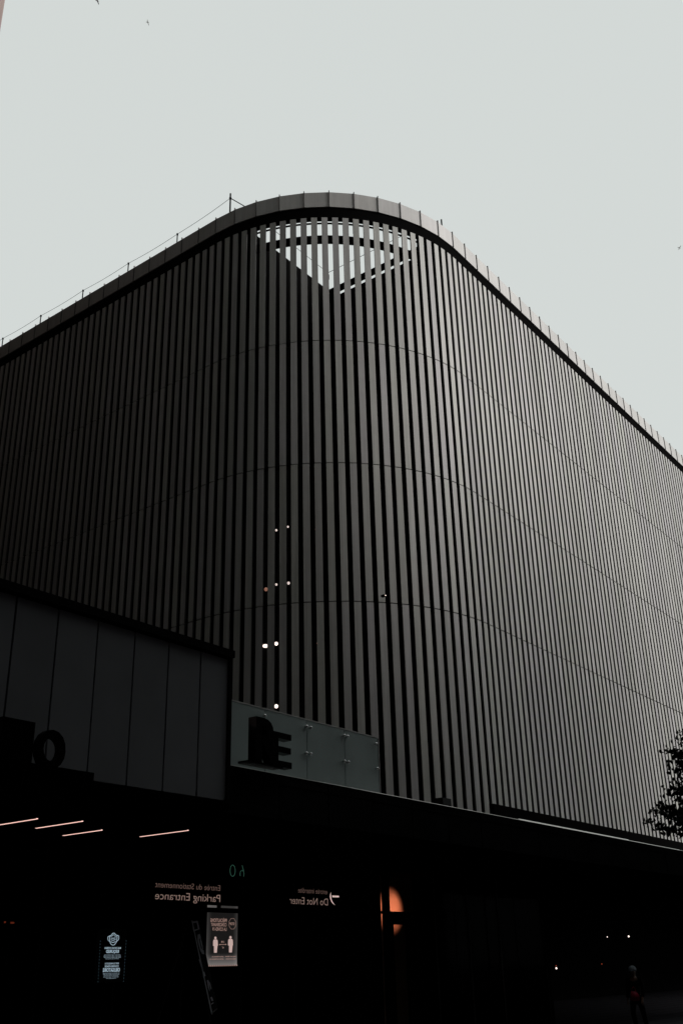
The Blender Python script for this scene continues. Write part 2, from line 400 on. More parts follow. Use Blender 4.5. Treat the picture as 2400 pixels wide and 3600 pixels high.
# ================================================================== panelled volume on the left
PV = thing('panelled_block', 'dark block of tall glassy panels rising from the canopy on the left', 'facade block')
D_P = -9.4
joints = [6.48-.585*k for k in range(22, 0, -1)] + [6.48, 7.06, 7.65, 8.24, 8.82, 9.40, 9.93]
ZP0, ZP1 = 2.02+EYE, 3.90+EYE
for a, b in zip(joints[:-1], joints[1:]):
    bm = newbm(True); fs = boxW(bm, a+.012, b-.012, D_P-.04, D_P+random.uniform(-.002, .002), ZP0, ZP1)
    k = rnd(.06); settint(bm, fs, (k, k, k)); obj('panel', bm, M_clad, PV)
bm = bmesh.new(); boxW(bm, -8, 9.97, -13.2, D_P-.045, ZP0-.02, ZP1+.03); obj('block_body', bm, M_groove, PV)
bm = bmesh.new(); boxW(bm, -8, 10.0, -13.3, D_P+.06, 3.93+EYE, 4.03+EYE)
boxW(bm, 9.935, 9.985, D_P-.04, D_P+.03, ZP0, 3.93+EYE); obj('cap', bm, M_fascia, PV)
bm = bmesh.new(); boxW(bm, -8, 7.3, -9.35, -8.85, 1.55+EYE, 1.985+EYE); boxW(bm, -8, 9.97, -10, -9.36, ZC0-.1, ZP0-.03); obj('ledge', bm, M_groove, PV)

# ================================================================== glass balustrade on the canopy
GB = thing('glass_balustrade', 'row of frosted glass panels with steel studs on the canopy edge', 'balustrade')
gj = [10.02, 10.63, 11.61, 12.61, 13.60, 14.57]
for a, b in zip(gj[:-1], gj[1:]):
    bm = newbm(True); fs = boxW(bm, a+.008, b-.008, -10.225, -10.2, 2.66+EYE, 3.63+EYE); k = rnd(.05); settint(bm, fs, (k, k, k))
    p = obj('glass_panel', bm, M_frost, GB)
bm = bmesh.new(); boxW(bm, 10.0, 14.58, -10.23, -10.195, 3.632+EYE, 3.648+EYE); obj('top_rail', bm, M_trim, GB)
bm = bmesh.new(); boxW(bm, 14.562, 14.572, -10.23, -10.194, 2.68+EYE, 3.63+EYE); obj('end_trim', bm, M_frost if False else M_rib, GB)
bm = bmesh.new(); boxW(bm, 10.0, 14.56, -10.36, -10.235, 2.645+EYE, 3.62+EYE); obj('backing', bm, M_groove, GB)
for u, z in [(12.567, 3.517), (12.668, 3.514), (12.554, 3.094), (12.661, 3.095), (13.553, 3.521), (13.647, 3.521), (13.544, 3.1), (13.645, 3.099), (14.462, 3.516), (14.468, 3.096), (11.56, 3.52)]:
    bm = bmesh.new(); bmesh.ops.create_uvsphere(bm, u_segments=12, v_segments=8, radius=.027)
    bmesh.ops.translate(bm, vec=W(u, -10.165, z+EYE), verts=bm.verts)
    tube(bm, [W(u, -10.20, z+EYE), W(u, -10.17, z+EYE)], .014, 8); obj('stud', bm, M_steel, GB, smooth=True)

# ================================================================== lettering helpers
def text_bm(s, bold=0.0, ext=0.0):
    cu = bpy.data.curves.new('t', 'FONT'); cu.body = s; cu.offset = bold; cu.extrude = ext; cu.resolution_u = 4
    if ext: cu.bevel_depth = 0
    o = bpy.data.objects.new('t', cu); COL.objects.link(o); bpy.context.view_layer.update()
    me = bpy.data.meshes.new_from_object(o.evaluated_get(bpy.context.evaluated_depsgraph_get()))
    bpy.data.objects.remove(o); bm = bmesh.new(); bm.from_mesh(me); bpy.data.meshes.remove(me); return bm
def fit(bm, u0, u1, z0, z1, d, mirror=True, shear=0.0, thick=.004, zscale=0):
    xs = [v.co.x for v in bm.verts]; ys = [v.co.y for v in bm.verts]
    x0, x1, y0, y1 = min(xs), max(xs), min(ys), max(ys)
    for v in bm.verts:
        fx = (v.co.x-x0)/(x1-x0); fy = (v.co.y-y0)/(y1-y0)
        if mirror: fx = 1-fx
        v.co = W(u0+(u1-u0)*fx, d + v.co.z*zscale, z0+(z1-z0)*fy + shear*(fx-.5))
    return bm
def add_text(dst, s, box, d, bold=.0, mirror=True):
    """box in photograph pixels (x0, y0 top, x1, y1 bottom), laid on the plane d"""
    b = text_bm(s, bold); x0, y0, x1, y1 = box
    u0, zt = on(x0, y0, d); u1, _ = on(x1, y0, d); _, zb = on(x0, y1, d)
    fit(b, u0, u1, zb, zt, d, mirror)
    me = bpy.data.meshes.new('t'); b.to_mesh(me); b.free(); dst.from_mesh(me); bpy.data.meshes.remove(me)
def flat(bm, pts, d):
    """a flat outline given in photograph pixels, laid on the plane d"""
    vs = []
    for x, y in pts:
        u, z = on(x, y, d); vs.append(bm.verts.new(W(u, d, z)))
    return bm.faces.new(vs)
def line(bm, pts, w, d):
    for (xa, ya), (xb, yb) in zip(pts[:-1], pts[1:]):
        L = math.hypot(xb-xa, yb-ya) or 1; nx, ny = -(yb-ya)/L*w/2, (xb-xa)/L*w/2
        flat(bm, [(xa+nx, ya+ny), (xb+nx, yb+ny), (xb-nx, yb-ny), (xa-nx, ya-ny)], d)

# big standing letters
def letter(ch, u0, u1, z0, z1, d, depth, bold, label):
    b = text_bm(ch, bold, .5); fit(b, u0, u1, z0+EYE, z1+EYE, d, mirror=False, zscale=depth)
    c = W((u0+u1)/2, d, z0+EYE)
    o = obj('sign_letter', b, M_gloss); o.data.transform(Matrix.Translation(-c)); o.location = c
    tag(o, label, 'sign letter', 'big dark letters standing on the canopy')
letter('1', 6.20, 6.60, 1.99, 2.44, -9.05, .09, .02, 'black letter like a 1 at the left edge in front of the panels')
letter('O', 6.66, 7.02, 1.985, 2.40, -9.05, .09, .03, 'black round letter O in front of the dark panels')
letter('R', 10.90, 11.42, 2.70, 3.34, -9.82, .15, .03, 'thick black letter R standing before the glass balustrade')
letter('E', 11.30, 11.74, 2.70, 3.20, -9.86, .15, .02, 'black letter E with its arms poking out behind the R')
bm = bmesh.new(); boxW(bm, 10.75, 11.5, -9.95, -9.75, 2.67+EYE, 2.70+EYE)
tag(obj('letter_base', bm, M_gloss), 'narrow black ledge carrying the letters R and E', 'ledge')

# ================================================================== glazed entrance below the canopy
D_G = -13.7; SC = D_G/-12.9
GF = thing('glass_entrance', 'black glazed shopfront wall with slim mullions beneath the canopy', 'shopfront')
U0, U1 = -6.0, 27.0
mull = [-6+1.5*k for k in range(0, 16)] + [19.55*1.0, 21.6, 23.1, 24.6, 27.0]
for u in mull:
    if 17.5 < u < 21.0: continue
    bm = bmesh.new(); boxW(bm, u-.03, u+.03, D_G-.06, D_G, .12, ZC0-.002); obj('mullion', bm, M_dark, GF)
# door frame round the lit wall
ua, za = on(1350, 3203, D_G); ub, zb_ = on(1370, 3213, D_G); uc, zc_ = on(1425, 3203, D_G); ud, zd_ = on(1383, 3250, D_G); ue, _ = on(1337, 3203, D_G)
bm = bmesh.new(); boxW(bm, ua, ub, D_G-.06, D_G+.01, .12, ZC0-.002); boxW(bm, ue-.5, ue, D_G-.06, D_G+.01, .12, ZC0-.002)
obj('door_jamb', bm, M_black, GF)
bm = bmesh.new(); boxW(bm, ue, ua, D_G-.06, D_G+.005, zb_, za); boxW(bm, ub, uc+.9, D_G-.061, D_G+.006, zd_, za); boxW(bm, ub, ud, D_G-.055, D_G, .3, zd_-.001)
boxW(bm, uc+.02, uc+.6, D_G-.056, D_G, .12, zd_-.001)
obj('door_rail', bm, M_black, GF)
bm = bmesh.new(); boxW(bm, U0, U1, D_G-.05, D_G+.004, .12, .3); boxW(bm, U0, ue-.51, D_G-.05, D_G+.003, 2.35, 2.43) if False else None
obj('sill', bm, M_black, GF)
glass = bpy.data.materials.new('tinted_glass'); glass.use_nodes = True; g = glass.node_tree; g.nodes.clear()
o_ = g.nodes.new('ShaderNodeOutputMaterial'); m_ = g.nodes.new('ShaderNodeMixShader'); m_.inputs[0].default_value = .004
tr = g.nodes.new('ShaderNodeBsdfTransparent'); tr.inputs[0].default_value = (.62, .62, .62, 1)
gl = g.nodes.new('ShaderNodeBsdfGlossy'); gl.inputs['Roughness'].default_value = .05; gl.inputs['Color'].default_value = (.15, .15, .15, 1)
g.links.new(tr.outputs[0], m_.inputs[1]); g.links.new(gl.outputs[0], m_.inputs[2]); g.links.new(m_.outputs[0], o_.inputs[0])
for a, b in zip(range(0, 22), range(1, 23)):
    x0 = U0+1.5*a; x1 = U0+1.5*b
    bm = bmesh.new(); boxW(bm, x0+.03, x1-.03, D_G-.035, D_G-.025, .3, ZC0-.003)
    obj('glass_pane', bm, glass, GF)
bm = bmesh.new(); boxW(bm, U0, U1, -19.2, -19, .12, ZC0-.003); boxW(bm, U1, U1+.2, -24.3, D_G, .12, ZC0-.003)
boxW(bm, U1+.2, 75, -22.3, -22, .12, ZC0-.003); boxW(bm, U0-.2, U0, -19, D_G, .12, ZC0-.003)
obj('lobby_wall', bm, M_black, GF)
# lit wall and its spot lamp
LW = thing('lit_lobby_wall', 'orange lit wall seen through the door glass', 'wall')
D_L = -14.9
u0, _ = on(1325, 3200, D_L); u1, _ = on(1450, 3200, D_L)
bm = bmesh.new(); boxW(bm, u0, u1, D_L-.1, D_L, .12, ZC0-.01); obj('plaster', bm, M_plaster, LW)
uc0, zc0 = on(1376, 3200, D_L)
sp = bpy.data.lights.new('lobby_spot', 'SPOT'); sp.energy = 110.0; sp.color = (1.0, .40, .25); sp.spot_size = R_(68); sp.spot_blend = .95; sp.shadow_soft_size = .02
spo = bpy.data.objects.new('lobby_spot', sp); COL.objects.link(spo)
spp = W(uc0+.10, D_L+.85, zc0+.05); spo.location = spp
spo.rotation_euler = (W(uc0, D_L, zc0)-spp).to_track_quat('-Z', 'Y').to_euler()
t = thing('spot_fitting', 'small dark spot lamp aimed at the orange lobby wall', 'lamp', tuple(spp+N*.02))
bm = bmesh.new(); boxW(bm, -.02, .02, .01, .06, -.03, .03); obj('housing', bm, M_black, t)
bm = bmesh.new(); boxW(bm, -.008, .008, .02, .04, .03, ZC0-spp.z); obj('stem', bm, M_black, t)
uf, zf = on(1385, 3018, -14.4)

# lettering on the entrance glass (seen from behind, so it reads backwards)
D_T = D_G+.02
def sign(name, label, cat, mats, parts_fn):
    t = thing(name, label, cat); parts_fn(t); return t
PT = thing('parking_lettering', 'faint lit lettering of the parking entrance, reading backwards on the glass', 'lettering')
bm = bmesh.new(); add_text(bm, 'Parking Entrance', (547, 3134, 775, 3170), D_T, -.004); obj('large_line', bm, M_text, PT)
bm = bmesh.new(); add_text(bm, 'Entrée du Stationnement', (547, 3098, 775, 3119), D_T, -.004); obj('small_line', bm, M_textdim, PT)
DN = thing('no_entry_lettering', 'small lit backwards do-not-enter lettering with a crescent and bar', 'lettering')
bm = bmesh.new(); add_text(bm, 'Do Not Enter', (1018, 3152, 1152, 3177), D_T, -.008); obj('large_line', bm, M_text, DN)
bm = bmesh.new(); add_text(bm, 'entrée interdite', (1048, 3120, 1150, 3138), D_T, -.008); obj('small_line', bm, M_textdim, DN)
bm = bmesh.new()
outer = [(1163, 3136), (1159.5, 3146), (1159, 3153), (1161, 3162), (1165, 3171), (1171, 3178), (1178.5, 3182.5)]
inner = [(1174, 3178), (1168.5, 3170), (1165, 3161), (1163.2, 3152), (1163, 3145)]
flat(bm, outer+inner, D_T); obj('crescent', bm, M_bar, DN)
bm = bmesh.new(); flat(bm, [(1167, 3148), (1191.5, 3149), (1191.5, 3155), (1167, 3154.5)], D_T); obj('bar', bm, M_bar, DN)
def loop(bm, cx, cy, rx, ry, r, d, a0=0, a1=2*math.pi, k=28):
    pts = []
    for i in range(k+1):
        a = a0+(a1-a0)*i/k; u, z = on(cx+rx*math.cos(a), cy+ry*math.sin(a), d); pts.append(W(u, d, z))
    tube(bm, pts, r, 5)
NG = thing('green_numerals', 'thin green outline numerals above the parking lettering', 'numerals')
bm = bmesh.new(); loop(bm, 818, 3061, 9, 20, .0035, D_T); obj('zero', bm, M_neon, NG)
bm = bmesh.new(); loop(bm, 851, 3073, 7, 13, .0035, D_T, a0=R_(150), a1=R_(400))
loop(bm, 862, 3060, 12, 26, .0032, D_T, a0=R_(180), a1=R_(225), k=6) if False else None
a = on(851, 3042, D_T); b = on(857, 3062, D_T); tube(bm, [W(a[0], D_T, a[1]), W(b[0], D_T, b[1])], .0035, 5); obj('six', bm, M_neon, NG)

# distancing poster
CP = thing('distancing_poster', 'pale backlit poster with two standing figures and backwards text', 'poster')
D_C = D_G+.015
X0, X1, Y0, Y1 = 729.5, 836.5, 3182, 3394
def PX(fx, fy):
    xa = 732.5+(729-732.5)*0 ; 
    return (X0+3-6*fy*.6+(X1-X0)*fx, Y0+(Y1-Y0)*fy+(4 if fx > .5 else 4*fx*2)*(1-fy)*0)
def grid_glow():
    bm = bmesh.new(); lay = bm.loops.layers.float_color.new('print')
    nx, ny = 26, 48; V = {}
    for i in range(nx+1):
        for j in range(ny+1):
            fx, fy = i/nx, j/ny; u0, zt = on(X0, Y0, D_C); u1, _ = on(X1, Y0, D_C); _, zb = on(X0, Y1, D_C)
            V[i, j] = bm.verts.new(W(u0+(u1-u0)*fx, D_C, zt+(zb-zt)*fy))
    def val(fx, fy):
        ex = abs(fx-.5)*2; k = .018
        k += .10*max(0, ex-.72)/.28*(.35+.65*fy)            # backlight glow painted on the side margins
        k += .30*max(0, (fy-.80)/.20)**1.3                  # backlight glow painted at the foot
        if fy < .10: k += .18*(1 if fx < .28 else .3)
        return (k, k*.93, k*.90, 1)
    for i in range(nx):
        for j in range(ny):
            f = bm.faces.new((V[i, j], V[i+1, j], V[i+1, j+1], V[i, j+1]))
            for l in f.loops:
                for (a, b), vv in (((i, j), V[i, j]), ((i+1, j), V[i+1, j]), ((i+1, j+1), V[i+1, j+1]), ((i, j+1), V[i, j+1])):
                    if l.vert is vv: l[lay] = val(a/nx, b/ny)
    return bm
obj('sheet', grid_glow(), M_paper, CP)
D_C2 = D_C+.006
zx, zy = .1106, .1105
def c(x, y): return (720+x*zx, 3160+y*zy)
def cbox(x0, y0, x1, y1): a = c(x0, y0); b = c(x1, y1); return (a[0], a[1], b[0], b[1])
bm = bmesh.new()
add_text(bm, 'PRÉCAUTIONS', cbox(185, 590, 705, 735), D_C2, .015); add_text(bm, 'CONCERNANT', cbox(205, 762, 695, 870), D_C2, .015)
add_text(bm, 'LA COVID-19', cbox(250, 905, 693, 1015), D_C2, .015); add_text(bm, 'STOP', cbox(790, 750, 948, 835), D_C2, .02)
add_text(bm, '2 M', cbox(530, 1335, 625, 1400), D_C2, .01); add_text(bm, "6'", cbox(550, 1515, 605, 1580), D_C2, .01)
obj('heading', bm, M_ptext, CP)
def figure(cx, top, bot, w):
    h = bot-top; bm = bmesh.new()
    pts = [c(cx+w*.24*math.cos(a), top+h*.095+h*.085*math.sin(a)) for a in [2*math.pi*k/16 for k in range(16)]]
    flat(bm, pts, D_C2)
    o = [(-.30, .19), (.30, .19), (.42, .22), (.48, .30), (.50, .57), (.33, .60), (.31, .585), (.30, 1.0), (.03, 1.0), (.0, .97), (-.03, 1.0), (-.30, 1.0), (-.31, .585), (-.33, .60), (-.50, .57), (-.48, .30), (-.42, .22)]
    o = [c(cx+w*x, top+h*y) for x, y in o]
    f = flat(bm, o, D_C2); bmesh.ops.triangulate(bm, faces=[f])
    return bm
obj('figure', figure(340, 1195, 1715, 150), M_pink, CP); obj('figure', figure(818, 1175, 1705, 155), M_pink, CP)
bm = bmesh.new(); line(bm, [c(470, 1453), c(680, 1450)], 1.9, D_C2)
flat(bm, [c(445, 1456), c(490, 1432), c(490, 1478)], D_C2+.001); flat(bm, [c(700, 1450), c(655, 1426), c(655, 1474)], D_C2+.001)
for y, x0, x1, x2, x3 in ((1848, 230, 598, 652, 990), (1925, 155, 598, 668, 985)):
    add_text(bm, 'gardez vos distances svp', cbox(x0, y-30, x1, y+22), D_C2, .03); add_text(bm, 'keep your distance', cbox(x2, y-38, x3, y+14), D_C2, .03)
obj('small_text', bm, M_ptext, CP)
bm = bmesh.new()
oc = [c(880+118*math.cos(R_(22.5+45*k)), 792+182*math.sin(R_(22.5+45*k))) for k in range(9)]
line(bm, oc, .9, D_C2); obj('octagon', bm, M_ptext, CP)
bm = bmesh.new()
for k in range(15):
    x = 135+k*63; pts = [c(x+26*math.cos(a), 2135-k*1.5+20*math.sin(a)) for a in [2*math.pi*q/10 for q in range(10)]]; flat(bm, pts, D_C2)
obj('perforation', bm, M_ptext, CP)
bm = bmesh.new(); ub0, zt0 = on(700, 3189, D_C+.02); ub1, zt1 = on(870, 3212, D_C+.02)
boxW(bm, ub0, ub1, D_C+.012, D_C+.045, zt1, zt0); um, _ = on(769, 3180, D_C+.02); boxW(bm, um-.035, um+.035, D_C+.013, D_C+.044, zt0, zt0+.05)
obj('door_rail', bm, M_black, GF)

# mask notice
MP = thing('mask_notice', 'black notice with glowing pale blue mask drawing and backwards text', 'notice')
def m(x, y): return (320+x*.0978, 3250+y*.0978)
def mbox(x0, y0, x1, y1): a = m(x0, y0); b = m(x1, y1); return (a[0], a[1], b[0], b[1])
u0, zt = on(344, 3264, D_C); u1, _ = on(447, 3264, D_C); _, zb = on(344, 3456, D_C)
bm = bmesh.new(); boxW(bm, u0, u1, D_C-.01, D_C, zb, zt); obj('board', bm, M_posterblack, MP)
bm = bmesh.new()
def ml(pts, w=2.0): line(bm, [m(*p) for p in pts], w, D_C2)
ml([(660, 420), (740, 390), (780, 325), (822, 310), (862, 325), (890, 380), (1000, 410)], 2.6)
ml([(680, 440), (760, 420), (815, 360), (870, 425), (940, 440)], 1.6)
ml([(672, 430), (680, 600), (712, 690), (760, 735), (800, 745), (850, 725), (905, 660), (935, 590), (945, 430)], 2.3)
ml([(660, 425), (615, 440), (612, 520), (630, 580), (675, 610)], 2.0); ml([(960, 405), (1005, 420), (1008, 500), (985, 560), (940, 600)], 2.0)
ml([(715, 490), (800, 497), (895, 485)], 2.4); ml([(715, 550), (800, 570), (895, 540)], 2.4); ml([(710, 620), (800, 650), (895, 615)], 2.4)
obj('mask_drawing', bm, M_blue, MP)
bm = bmesh.new()
add_text(bm, 'MASK OR FACE COVERING', mbox(495, 812, 1085, 885), D_C2, .03); add_text(bm, 'REQUIRED', mbox(553, 910, 1015, 1050), D_C2, .04)
for y, x0, x1 in ((1100, 480, 1070), (1145, 465, 1075), (1190, 470, 1075), (1240, 530, 1000), (1762, 440, 1030), (1808, 445, 1025), (1855, 475, 980), (1900, 450, 1005), (1945, 550, 900)):
    add_text(bm, 'please wear a mask at all times inside', mbox(x0, y-17, x1, y+14), D_C2, .02) if y < 1300 else add_text(bm, 'merci de porter un masque en tout temps', mbox(x0, y-17, x1, y+14), D_C2, .02)
add_text(bm, 'PORT DU MASQUE OU', mbox(510, 1378, 1010, 1450), D_C2, .03); add_text(bm, 'COUVRE-VISAGE', mbox(505, 1470, 1003, 1545), D_C2, .03)
add_text(bm, 'OBLIGATOIRE', mbox(438, 1570, 1050, 1712), D_C2, .04)
obj('text', bm, M_blue, MP)
bm = bmesh.new()
for k in range(14):
    x, y = 345-6.6*k, 600+k*112
    for xx, yy in ((x, y), (x+925-k*.5, y-12)):
        flat(bm, [m(xx+11*math.cos(a), yy+15*math.sin(a)) for a in [2*math.pi*q/8 for q in range(8)]], D_C2)
obj('edge_dots', bm, M_bluedim, MP)

# A-frame board seen nearly edge-on
AF = thing('a_frame_board', 'black A-frame sign board with dim grey lettering, seen almost edge on', 'sign board')
D_A = -11.0
def q4(bm, pts, d, t=.03):
    f = [W(on(x, y, d)[0], d, on(x, y, d)[1]) for x, y in pts]; b = [p-N*t for p in f]
    fv = [bm.verts.new(p) for p in f]; bv = [bm.verts.new(p) for p in b]; k = len(pts)
    bm.faces.new(fv); bm.faces.new(bv[::-1])
    for i in range(k): bm.faces.new((fv[i], bv[i], bv[(i+1) % k], fv[(i+1) % k]))
bm = bmesh.new(); q4(bm, [(673, 3236), (698, 3234), (766, 3543), (744, 3566)], D_A); obj('board', bm, M_posterblack, AF)
bm = bmesh.new(); q4(bm, [(674, 3236), (677, 3236), (748, 3566), (744, 3566)], D_A+.006, .005); obj('board_edge', bm, M_boardtext, AF)
bm = bmesh.new(); q4(bm, [(744, 3560), (764, 3544), (765, 3547), (746, 3565)], D_A+.008, .006); obj('foot_trim', bm, M_rib, AF)
def al(x, y): return (640+x*.17, 3200+y*.17)
bm = bmesh.new()
def poly(pts, d=D_A+.004): q4(bm, [al(*p) for p in pts], d, .003)
for a in ([(205, 235), (320, 220), (330, 250), (225, 268)], [(205, 235), (228, 262), (262, 430), (238, 440)], [(300, 225), (325, 222), (362, 375), (335, 385)], [(238, 440), (245, 410), (355, 375), (362, 392)]): poly(a)
for a in ([(330, 500), (375, 490), (392, 560), (345, 620)], [(322, 510), (350, 600), (400, 800), (380, 830), (330, 640)], [(385, 560), (410, 650), (440, 800), (425, 810), (375, 620)], [(380, 830), (400, 790), (450, 830), (465, 910), (420, 905)]): poly(a)
for a in ([(345, 1010), (370, 1020), (410, 1150), (400, 1185)], [(430, 1290), (460, 1270), (490, 1350), (440, 1400)], [(520, 1450), (545, 1440), (560, 1530), (575, 1680), (545, 1600)], [(555, 1470), (580, 1500), (610, 1620), (600, 1640)], [(590, 1800), (620, 1790), (650, 1870), (615, 1880)], [(605, 1935), (650, 1905), (655, 1920), (612, 1950)]): poly(a)
obj('lettering', bm, M_boardtext, AF)
bm = bmesh.new()
top = W(on(668, 3236, D_A)[0], D_A-.02, on(668, 3236, D_A)[1]); 
for t_, sp_ in ((-1, -.55), (1, .62)):
    tube(bm, [top-N*.02, W(top.dot(U)+sp_*1.55 if t_ < 0 else top.dot(U)+.82, D_A-.04, .12)], .018, 6)
obj('leg', bm, M_posterblack, AF)

# small lamps deep under the canopy on the right
for x, y, r, mm, lab in ((2133, 3294, .030, M_lampw, 'tiny white lamp left of the bigger one above the person'), (2208, 3292, .060, M_lampw, 'brightest small white lamp high above the person on the dark wall'),
                    (1954, 3404, .055, M_lampw, 'small warm lamp alone on the dark wall, left of the person'), (2114, 3389, .035, M_red, 'tiny red lamp low on the dark wall between the white lamps'),
                    (1953, 3395, .030, M_red, 'tiny orange lamp just above the lone warm lamp')):
    d = -21.9; u, z = on(x, y, d)
    t = thing('wall_lamp', lab, 'lamp', tuple(W(u, d, z)), group='small lamps on the wall deep under the canopy')
    bm = bmesh.new(); bmesh.ops.create_uvsphere(bm, u_segments=10, v_segments=6, radius=r*.75); obj('lens', bm, mm, t, smooth=True)
    bm = bmesh.new(); boxW(bm, -.03, .03, -.1, -.02, -.03, .03); obj('bracket', bm, M_black, t)
for x, y, w_, lab in ((20, 3242, 3, 'left'), (46, 3244, 9, 'right')):
    u, z = on(x, y, -13.9)
    t = thing('indicator_lamp', 'dim orange indicator light behind the glass at the far left, the %s one' % lab, 'lamp', tuple(W(u, -13.9, z)), group='orange indicator lights')
    bm = bmesh.new(); boxW(bm, -.003*w_, .003*w_, -.02, 0, -.012, .012); obj('lens', bm, M_red, t)
    bm = bmesh.new(); boxW(bm, -.05, .05, -.06, -.021, -.05, .05); obj('housing', bm, M_black, t)

# ================================================================== person with a red bag
px_, py_ = 6.47, 26.0
G = .12
PS = bpy.data.objects.new('person', None)
H = 1.325
def skin_mesh(name, joints, edges, mtl, sub=2):
    me = bpy.data.meshes.new(name); me.from_pydata([j[0] for j in joints], edges, []); o = bpy.data.objects.new(name, me); COL.objects.link(o)
    md = o.modifiers.new('skin', 'SKIN'); md.use_smooth_shade = True
    for i, j in enumerate(joints):
        me.skin_vertices[0].data[i].radius = (j[1], j[1] if len(j) < 3 else j[2])
    me.skin_vertices[0].data[0].use_root = True
    s2 = o.modifiers.new('sub', 'SUBSURF'); s2.levels = sub; s2.render_levels = sub
    bpy.context.view_layer.update()
    m2 = bpy.data.meshes.new_from_object(o.evaluated_get(bpy.context.evaluated_depsgraph_get()))
    bpy.data.objects.remove(o); m2.materials.clear(); m2.materials.append(mtl)
    o = bpy.data.objects.new(name, m2); COL.objects.link(o); return o
k = H/1.7
def J(x, y, z, r, r2=None): return ((x*k, y*k, z*k), r*k) if r2 is None else ((x*k, y*k, z*k), r*k, r2*k)
js = [J(0, 0, .95, .14, .10), J(0, 0, 1.15, .12, .09), J(0, .0, 1.36, .16, .10), J(0, -.01, 1.47, .055), J(0, -.02, 1.53, .06), J(0, -.035, 1.60, .085, .10), J(0, -.03, 1.66, .075, .085),
      J(-.10, .0, .90, .09), J(-.11, -.10, .50, .06), J(-.11, .04, .09, .042), J(-.11, -.10, .03, .038),
      J(.10, .0, .90, .09), J(.11, .12, .50, .06), J(.11, .26, .12, .042), J(.11, .16, .03, .038),
      J(-.20, 0, 1.38, .055), J(-.25, .06, 1.10, .042), J(-.24, -.06, .88, .032), J(-.24, -.08, .80, .028),
      J(.20, 0, 1.38, .055), J(.25, -.04, 1.10, .042), J(.24, -.12, .88, .032), J(.24, -.14, .80, .028)]
ed = [(0, 1), (1, 2), (2, 3), (3, 4), (4, 5), (5, 6), (0, 7), (7, 8), (8, 9), (9, 10), (0, 11), (11, 12), (12, 13), (13, 14), (2, 15), (15, 16), (16, 17), (17, 18), (2, 19), (19, 20), (20, 21), (21, 22)]
# fingers: short tapering chains rooted in each palm
for hx, hi in ((-.24, 18), (.24, 22)):
    hy = -.08 if hx < 0 else -.14
    for q, (dx, ln) in enumerate(((-.018, .06), (-.006, .07), (.006, .068), (.018, .055))):
        b0 = len(js); js.append(J(hx+dx, hy-.006, .77, .0085)); js.append(J(hx+dx*1.1, hy+.004, .77-ln*.6, .0075)); js.append(J(hx+dx*1.1, hy+.018, .77-ln, .0065))
        ed += [(hi, b0), (b0, b0+1), (b0+1, b0+2)]
    b0 = len(js); js.append(J(hx*(1-.10), hy-.02, .785, .010)); js.append(J(hx*(1-.13), hy-.025, .745, .008)); ed += [(hi, b0), (b0, b0+1)]
body = skin_mesh('person', js, ed, M_skin)
body.location = (px_, py_, G); body.rotation_euler = (0, 0, R_(-38))
tag(body, 'person in dark clothes and a pale cap walking at the lower right', 'person')
coat = skin_mesh('coat', [J(0, 0, .70, .21, .16), J(0, 0, .95, .17, .135), J(0, 0, 1.15, .155, .125), J(0, 0, 1.36, .17, .125), J(0, 0, 1.44, .075),
                 J(-.20, 0, 1.385, .075), J(-.25, .06, 1.10, .06), J(-.24, -.055, .90, .048), J(.20, 0, 1.385, .075), J(.25, -.04, 1.10, .06), J(.24, -.115, .90, .048)],
                 [(0, 1), (1, 2), (2, 3), (3, 4), (3, 5), (5, 6), (6, 7), (3, 8), (8, 9), (9, 10)], M_coat); coat.parent = body
tr_ = skin_mesh('trousers', [J(0, 0, .93, .15, .12), J(-.10, .0, .88, .105), J(-.11, -.10, .50, .08), J(-.11, .04, .10, .065), J(.10, .0, .88, .105), J(.11, .12, .50, .08), J(.11, .26, .13, .065)],
                [(0, 1), (1, 2), (2, 3), (0, 4), (4, 5), (5, 6)], M_coat); tr_.parent = body
bm = bmesh.new(); bmesh.ops.create_uvsphere(bm, u_segments=20, v_segments=14, radius=.118*k)
for v in bm.verts:
    v.co.y *= 1.12
    if v.co.z < -.035*k: v.co.z = -.035*k; v.co.x *= 1.0
bmesh.ops.translate(bm, vec=(0, -.03*k, 1.655*k), verts=bm.verts)
vv = [bm.verts.new((x*k, y*k, 1.635*k)) for x, y in ((-.085, -.12), (.085, -.12), (.06, -.20), (0, -.225), (-.06, -.20))]; vv2 = [bm.verts.new(v.co - Vector((0, 0, .012*k))) for v in vv]
bm.faces.new(vv); bm.faces.new(vv2[::-1])
for i in range(5): bm.faces.new((vv[i], vv2[i], vv2[(i+1) % 5], vv[(i+1) % 5]))
o = obj('cap', bm, M_cap, smooth=True); o.parent = body
for sx in (-1, 1):
    bm = bmesh.new(); bmesh.ops.create_uvsphere(bm, u_segments=8, v_segments=6, radius=.012*k); bmesh.ops.translate(bm, vec=(sx*.032*k, -.128*k, 1.60*k), verts=bm.verts)
    o = obj('eye', bm, M_hair, smooth=True); o.parent = body
bm = bmesh.new(); bmesh.ops.create_cone(bm, cap_ends=True, segments=6, radius1=.014*k, radius2=.004*k, depth=.045*k); bmesh.ops.translate(bm, vec=(0, -.142*k, 1.575*k), verts=bm.verts)
o = obj('nose', bm, M_skin, smooth=True); o.parent = body
BG = thing('handbag', 'dark red bag hanging from the hand of the person', 'bag')
hand = body.matrix_basis @ Vector((-.24*k, -.08*k, .72*k)) if False else Matrix.Translation((px_, py_, G)) @ Matrix.Rotation(R_(-38), 4, 'Z') @ Vector((-.24*k, -.08*k, .76*k))
ctr = Vector((ray(2228, 3500).x, ray(2228, 3500).y, 0))*(25.75/ray(2228, 3500).y); zc = EYE + ray(2228, 3500).z*25.75/ray(2228, 3500).y
